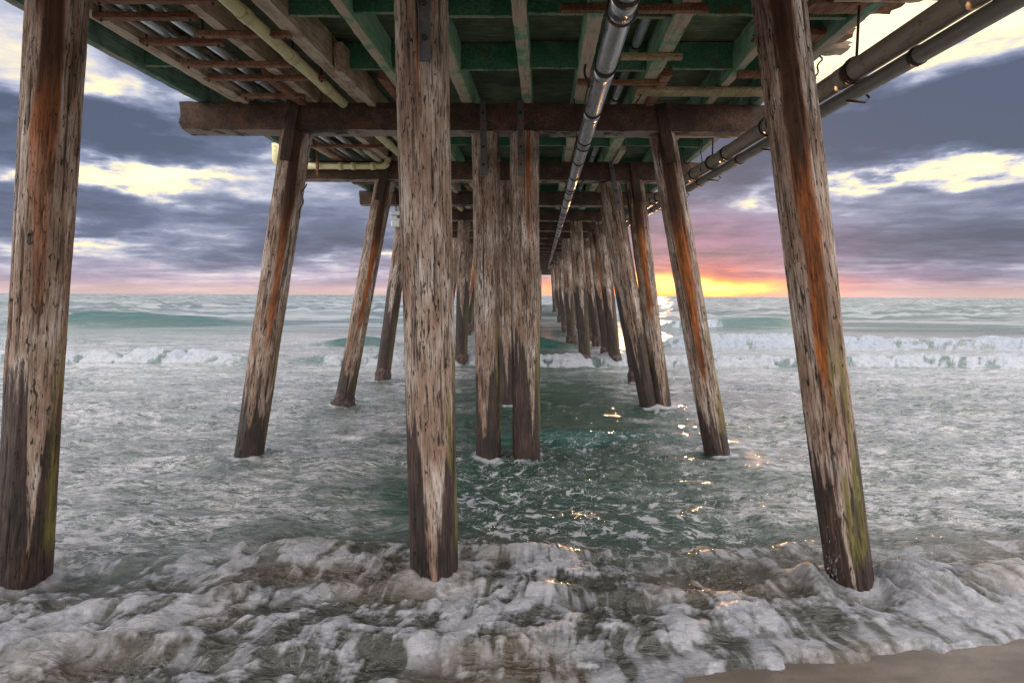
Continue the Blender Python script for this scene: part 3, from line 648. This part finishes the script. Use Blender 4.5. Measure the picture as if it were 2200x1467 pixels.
# the cap timbers run along X: rotate the material grain with them
# ------------------------------------------------------------------ joists
NB = 9
ang = math.atan(DR); tilt = math.atan(SLOPE)
lines = [(-3.72, .10, 'fascia'), (-3.22, .14, 'grey'), (-2.22, .13, 'grey'), (-1.57, .17, 'grey'), (-.93, .11, 'green'), (-.18, .15, 'green'), (.62, .13, 'green'), (1.30, .15, 'green'), (2.09, .17, 'green'), (3.02, .11, 'green'), (3.67, .12, 'fascia')]
mats = {'fascia': M_EDGE, 'grey': M_GREY, 'green': M_STR}
word = {'fascia': 'greenish edge joist', 'grey': 'bare grey joist', 'green': 'green painted joist'}
LJ = math.hypot(3.63, 3.63*DR)*1.0
for i, (xo, wd, kind) in enumerate(lines):
    me = beam_mesh('joist', LJ-.012, wd, STR_H, 80+i, .004, 26, .004); me.materials.append(mats[kind])
    for b in range(0, NB+1):
        y0 = BY(b)
        o = bpy.data.objects.new('joist', me); col.objects.link(o)
        o.location = (cx(y0)+xo, y0, soffit(y0)+.002); o.rotation_euler = (tilt, 0, -ang)
        pos = ORD[i+1]
        where = f'between the {ORD[b]} and {ORD[b+1]} pile rows' if b else 'over the beach before the first pile row'
        tag(o, f'{word[kind]}, {pos} from the left edge, {where}', 'joist', 'joists under the pier deck')
for b in range(1, 5):
    for i, side, dz, ln in ((1, 1, -.03, 1.3), (2, -1, -.05, 1.0), (3, 1, -.06, 1.25), (4, -1, -.02, .9), (7, 1, -.03, .9), (8, 1, -.04, 1.1)):
        y0 = BY(b)-ln-.19; xo, wd = lines[i][0], lines[i][1]
        me = beam_mesh('splice_timber', ln, .11, STR_H*.92, 500+b*9+i, .006, 16, .02); me.materials.append(M_GREY if (b+i) % 2 else M_BAR)
        o = bpy.data.objects.new('splice_timber', me); col.objects.link(o)
        o.location = (cx(y0)+xo+side*(wd/2+.06), y0, soffit(y0)+dz); o.rotation_euler = (tilt, 0, -ang)
        tag(o, f'short timber bolted along the {ORD[i+1]} joist from left, ending at cross beam {b}', 'splice timber', 'short timbers doubling the joists')
# blocking boards between joists
for b in range(0, NB+1):
    for q, (fr, hh) in enumerate(((.30, .29), (.66, .29))):
        if b > 5 and q: continue
        y0 = BY(b)+3.63*fr
        for i in range(len(lines)-1):
            if i in (1, 2): continue
            x0 = lines[i][0]+lines[i][1]/2; x1 = lines[i+1][0]-lines[i+1][1]/2
            me = beam_mesh('blocking_board', x1-x0-.006, .05, hh, 120+i*3+b+q, .003, 10); me.materials.append(M_BLK)
            o = bpy.data.objects.new('blocking_board', me); col.objects.link(o)
            o.rotation_euler = (0, 0, -math.pi/2); o.location = (cx(y0)+x0+.003, y0+(.03 if i % 2 else -.03), soffit(y0)+.045)
            where = f'beyond pile row {b}' if b else 'over the beach'
            tag(o, f'{"nearer" if q == 0 else "farther"} green crosswise board right of the {ORD[i+1]} joist, {where}', 'blocking board', 'boards set crosswise between the joists')
# deck planking
bmk = MB(); rg = random.Random(3); y = -2.6; k_ = 0
while y < BY(LAST)+.5:
    wd = .235; a_, b_ = -3.84-rg.uniform(0, .14), 3.90+rg.uniform(0, .16)
    if rg.random() < .12: b_ += .16
    zt = soffit(y)+STR_H+.008
    bmk.box((cx(y)+(a_+b_)/2, y+wd/2, zt+.045), (b_-a_, wd-.016, .085), bev=0, jit=.003)
    y += wd
dk = bmk.build('pier_deck', M_DECK); tag(dk, 'dark plank deck of the pier seen from below, ragged plank ends along both sides', 'pier deck')
# ------------------------------------------------------------------ pipes
def along(u, v, Yr):
    """point at pixel, on the line that runs with the pier through it"""
    p = at(u, v, Yr); return p
def run(p, y, dr=DR): return Vector((p.x + dr*(y-p.y), y, p.z + SLOPE*(y-p.y)))
def pipe(name, label, cat, p, r, y0, y1, mat, step=None, ring_mat=M_RING, ringw=.05, ringr=1.12, group=None, first=None, double=False, seg=20, dr=DR):
    run = lambda p_, y_: globals()['run'](p_, y_, dr)
    root = empty(name, run(p, y0)); base = root.location.copy()
    n_ = 40; pts = [run(p, y0+(y1-y0)*i/n_)-base for i in range(n_+1)]
    MB().tube(pts, r, seg).build('pipe_run', mat, root)
    if step:
        y = first if first is not None else y0+step/2
        while y < min(y1, 60):
            a_ = run(p, y-ringw/2)-base; b_ = run(p, y+ringw/2)-base
            MB().tube([a_, b_], r*ringr, seg).build('coupling', ring_mat, root)
            if double:
                a2 = run(p, y+ringw)-base; b2 = run(p, y+ringw+.16)-base
                MB().tube([a2, b2], r*1.05, seg).build('coupling', mat, root)
            y += step
    tag(root, label, cat, group)
    return root
pm = at(1250, 322, 7.93)
pipe('steel_pipe', 'shiny steel pipe with black collars hung low under the middle of the pier', 'pipe', pm, .086, 1.0, 60, M_GALV, 1.21, first=2.5, double=True)
pipe('steel_pipe', 'smaller shiny steel pipe running above and to the right of the collared one', 'pipe', run(at(1330, 190, 7.93)+Vector((0, 0, 0)), 7.93), .055, 1.0, 40, M_COND, 1.8, first=2.9)
po = at(1585, 314, 7.85)
big_pipe = pipe('drain_pipe', 'thick dull brown pipe slung outside the right edge of the pier', 'pipe', po, .092, .6, 70, M_DULL, 1.55, first=2.05, double=True, dr=.022)
pl = at(1590, 342, 7.85)
pipe('drain_pipe', 'thinner dark grey pipe hanging just below the thick brown one at the right', 'pipe', pl, .064, .6, 70, M_DARKP, 1.75, first=2.6, dr=.024)
# hangers of the outer pipes
for q, y in enumerate((2.9, 5.1, 6.9, 8.9, 10.6, 12.4, 14.2, 16.0)):
    a_ = run(po, y, .022); t_ = Vector((a_.x, y, soffit(y)+STR_H+.01)); b_ = run(pl, y, .024)
    root = empty('pipe_hanger', a_); z0 = a_.z
    MB().tube([(0, 0, .09), (0, 0, t_.z-z0)], .012, 8).build('rod', M_RING, root)
    pts = [Vector((math.cos(t)*.104, 0, math.sin(t)*.104)) for t in np.linspace(math.pi*.5, math.pi*2.5, 22)]
    MB().tube(pts, .013, 6, cap=False).build('hoop', M_RING, root)
    d_ = b_-a_
    MB().tube([(d_.x, 0, -.14), (d_.x+.10, 0, d_.z-.06), (d_.x+.06, 0, d_.z-.10), (d_.x-.10, 0, d_.z-.09)], .012, 6).build('hook', M_RING, root)
    tag(root, f'rusty rod and hoop holding the outer right pipes, {ORD[q+1]} from the beach', 'pipe hanger', 'hangers of the outer pipes')
# hangers of the middle steel pipe
for q, n in enumerate(range(1, 9)):
    y = BY(n)-.35; a_ = run(pm, y)
    root = empty('pipe_hanger', a_); hz_ = soffit(y)-a_.z
    pts = [Vector((math.cos(t)*.104, 0, math.sin(t)*.104)) for t in np.linspace(math.pi*.5, math.pi*2.5, 20)]
    MB().tube(pts, .010, 6, cap=False).build('hoop', M_RING, root)
    MB().tube([(-.09, 0, .04), (-.13, 0, hz_)], .008, 6).tube([(.09, 0, .04), (.11, 0, hz_)], .008, 6).build('rod', M_RING, root)
    tag(root, f'thin rusty stirrup holding the shiny collared pipe before cross beam {ORD[n]}', 'pipe hanger', 'stirrups of the middle pipe')
# conduits above the racks on the left
def soff_pt(u, v, Yr, dz=0):
    p = at(u, v, Yr); return p
zc = lambda y: soffit(y)
cond = [(-3.02, .028, M_DULL, 'dull brown conduit leftmost in the rack under the left side'), (-2.86, .045, M_COND, 'silvery conduit second from left in the rack'),
        (-2.58, .047, M_COND, 'silvery conduit nearest the yellow pipe in the rack')]
for i, (xo, r_, mt, lb) in enumerate(cond):
    y = 7.93; p = Vector((cx(y)+xo, y, zc(y)+.05))
    pipe('conduit', lb, 'conduit', p, r_, 1.0, 30, mt, 2.3, ring_mat=mt, ringw=.07, ringr=1.18, group='conduits in the rack under the left side', first=2.1+.17*i, seg=14)
p = Vector((cx(7.93)-1.82, 7.93, zc(7.93)-.01))
pipe('plastic_pipe', 'long yellowish plastic pipe running out under the left joists', 'pipe', p, .062, 1.0, 26, M_PVC, .95, ring_mat=M_PVC, ringw=.14, ringr=1.13, first=2.4)
# rack bars under the left side
bars = [(200, 470, 8), (205, 420, 46), (425, 625, 85), (305, 480, 103), (395, 640, 152), (440, 700, 182), (520, 655, 222)]
for q, (u0, u1, v) in enumerate(bars):
    e_ = math.atan((CY-v)/FPX)-PITCH; yb = (cap_bottom(6)+CAP_H-.06-H)/math.tan(e_)
    a_, b_ = at(u0, v, yb), at(u1, v, yb); z_ = soffit(yb)-.045
    root = empty('rack_bar', (a_.x, yb, z_))
    me = beam_mesh('bar', b_.x-a_.x, .075, .05, 300+q, .004, 14); bo = mesh_obj('bar', me, M_BAR, root); bo.rotation_euler = (0, 0, -math.pi/2)
    for xx in (.05, b_.x-a_.x-.05): MB().tube([(xx, 0, -.02), (xx, 0, .30)], .011, 7).build('rod', M_RING, root)
    tag(root, f'rusty brown rack bar carrying the conduits at the left, {ORD[q+1]} from the beach', 'rack bar', 'rack bars under the left side')
for q, n in enumerate((2, 2, 3, 3)):
    yb = BY(n)+(.9 if q % 2 == 0 else 2.2); root = empty('rack_bar', (cx(yb)-3.7, yb, soffit(yb)-.045))
    me = beam_mesh('bar', 1.9, .075, .05, 320+q, .004, 14); bo = mesh_obj('bar', me, M_BAR, root); bo.rotation_euler = (0, 0, -math.pi/2)
    for xx in (.05, 1.85): MB().tube([(xx, 0, -.02), (xx, 0, .30)], .011, 7).build('rod', M_RING, root)
    tag(root, f'rusty rack bar in the {"nearer" if q % 2 == 0 else "farther"} half behind the {ORD[n]} cross beam', 'rack bar', 'rack bars under the left side')
# boards and bars under the right side
rb = [(1205, 1520, 19, M_BAR, .06, .06, 'long reddish bar crossing high over the shiny pipe'), (1335, 1465, 128, M_BARE, .08, .05, 'short yellowish bar behind the shiny pipe'),
      (1240, 1415, 186, M_BAR, .06, .05, 'thin brown bar crossing behind the shiny pipe just before the second cross beam'), (1585, 1660, 166, M_BAR, .08, .06, 'short brown bar beside the right front pile'),
      (1365, 1645, 206, M_BARE, .22, .05, 'pale yellow board lying flat above the right end of the second cross beam')]
for q, (u0, u1, v, mt, dp, hh, lb) in enumerate(rb):
    e_ = math.atan((CY-v)/FPX)-PITCH; yb = (cap_bottom(6)+CAP_H-.06-H)/math.tan(e_)
    a_, b_ = at(u0, v, yb), at(u1, v, yb)
    me = beam_mesh('support_bar', b_.x-a_.x, dp, hh, 340+q, .004, 16); o = mesh_obj('support_bar', me, mt); o.rotation_euler = (0, 0, -math.pi/2)
    o.location = (a_.x, yb, soffit(yb)-hh-.004)
    tag(o, lb, 'support bar', 'bars and boards under the right side')
# boards projecting past the right edge of the deck
for q, (u0, u1, v, yb) in enumerate(((1735, 1822, 84, 5.9), (1750, 1815, 112, 6.15), (1860, 1925, 20, 5.15), (1940, 1995, -6, 4.9))):
    a_, b_ = at(u0, v, yb), at(u1, v, yb)
    me = beam_mesh('projecting_board', b_.x-a_.x+.5, .2, .07, 360+q, .008, 16, .03); o = mesh_obj('projecting_board', me, M_GREY if q % 2 else M_BAR); o.rotation_euler = (0, 0, -math.pi/2)
    o.location = (a_.x-.5, yb, a_.z)
    tag(o, ['upper weathered board end sticking out right of the front right pile', 'lower ragged board end just right of the front right pile', 'brown board end sticking out near the top right pipe bend', 'dark board end touching the top of the photo above the brown pipe'][q], 'board', 'board ends on the right edge')
# yellow plastic drain with elbow at the third row
yb = BY(3)-.30
a_, b_ = at(612, 357, yb), at(822, 357, yb); c_ = at(838, 318, yb)
root = empty('plastic_drain', a_); s_ = a_
arc = [Vector((b_.x+.10*math.sin(t), yb, b_.z+.10-.10*math.cos(t)))-s_ for t in np.linspace(0, math.pi/2, 8)]
MB().tube([Vector((0, 0, 0)), b_-s_]+arc+[Vector((b_.x+.10, yb, c_.z))-s_], .062, 16).build('pipe_run', M_PVC, root)
for f_ in (.55, .68, .88):
    q_ = (b_-s_)*f_; MB().tube([q_, q_+Vector((.09, 0, 0))], .074, 16).build('coupling', M_PVC, root)
MB().tube([Vector((b_.x+.10, yb, b_.z+.16))-s_, Vector((b_.x+.10, yb, b_.z+.27))-s_], .072, 16).build('rubber_sleeve', M_CABLE, root)
MB().box(Vector((at(682, 330, yb-.08).x-s_.x, -.1, .12)), (.05, .04, .62), bev=.004).build('bracket', M_BAR, root)
MB().tube([Vector((0, 0, 0)), Vector((-.12, 0, .02)), Vector((-.17, 0, .10)), Vector((-.17, 0, .42))], .07, 14).build('elbow', M_PVC, root)
tag(root, 'yellow plastic drain pipe with a black sleeve at its elbow, across the third row', 'drain pipe')
# white lamp housing hanging by the fourth row
yb = BY(4)-.2; p = at(851, 470, yb); root = empty('floodlight', p)
MB().box((0, 0, .13), (.26, .22, .10), bev=.012).box((.02, 0, -.02), (.30, .26, .05), rot=Matrix.Rotation(.25, 3, 'Y'), bev=.01).build('housing', M_WHITE, root)
MB().box((0, 0, -.14), (.22, .22, .16), bev=.02).build('shade', M_WHITE, root); MB().tube([(0, 0, .18), (0, 0, soffit(yb)-p.z)], .015, 8).build('rod', M_RING, root)
tag(root, 'white lamp housing hanging at the left of the pier behind the front middle pile', 'lamp')
# loose cables and a rope
def cable(u0, v0, u1, v1, yb, sag, label, r_=.009):
    a_, b_ = at(u0, v0, yb), at(u1, v1, yb); rg = random.Random(u0)
    pts = [a_.lerp(b_, i/14)+Vector((math.sin(i*.9+u0)*.018, math.cos(i*.7)*.02, -sag*4*(i/14)*(1-i/14))) for i in range(15)]
    o = MB().tube([q_-a_ for q_ in pts], r_, 6).build('cable', M_CABLE); o.location = a_; tag(o, label, 'cable', 'loose cables under the pier')
cable(1388, 150, 1365, 232, 7.2, .02, 'thin cable dangling beside the smaller shiny pipe')
cable(1765, 118, 1752, 172, 6.0, 0, 'short black cord dangling right of the right front pile')
cable(1252, 60, 1262, 190, 6.4, .0, 'dark cable dropping left of the shiny pipe near the top', .014)
cable(1252, 385, 1246, 432, 11.2, .0, 'thin cable hanging beside the pipe at the third row', .012)
cable(1262, 462, 1300, 478, 14.8, .16, 'looped cable sagging near the fourth row at the right', .014)
cable(1508, 300, 1506, 372, 9.2, .0, 'thin wire hanging between outer pipes and deck edge at the right', .008)
cable(655, 395, 642, 470, 7.7, .0, 'thin cord on the right side of the left leaning second row pile', .010)
build_water()
# ------------------------------------------------------------------ spray thrown up beside the right front pile
def spray():
    rg = random.Random(21); bm = MB()
    base = Vector((2.62, 4.18, .0))
    for i in range(190):
        q = abs(rg.gauss(0, 1)); x = base.x-.20-.09*q*rg.random(); y = base.y-.05+rg.gauss(0, .06); z = .06+abs(rg.gauss(0, .20)); r_ = rg.choice((.0008, .0012, .0016, .0028))
        bm.tube([(x, y, z), (x+rg.uniform(-.010, .010), y, z+rg.uniform(.004, .022))], [r_, r_*.4], 5)
    m_, t, b = material('sea_spray'); b.inputs['Base Color'].default_value = (.55, .56, .60, 1); b.inputs['Roughness'].default_value = .15; b.inputs['Transmission Weight'].default_value = .55
    o = bm.build('sea_spray', m_); tag(o, 'white drops of spray thrown up left of the right front pile', 'sea spray', kind='stuff')
spray()
scene.render.resolution_x = 1024; scene.render.resolution_y = 682
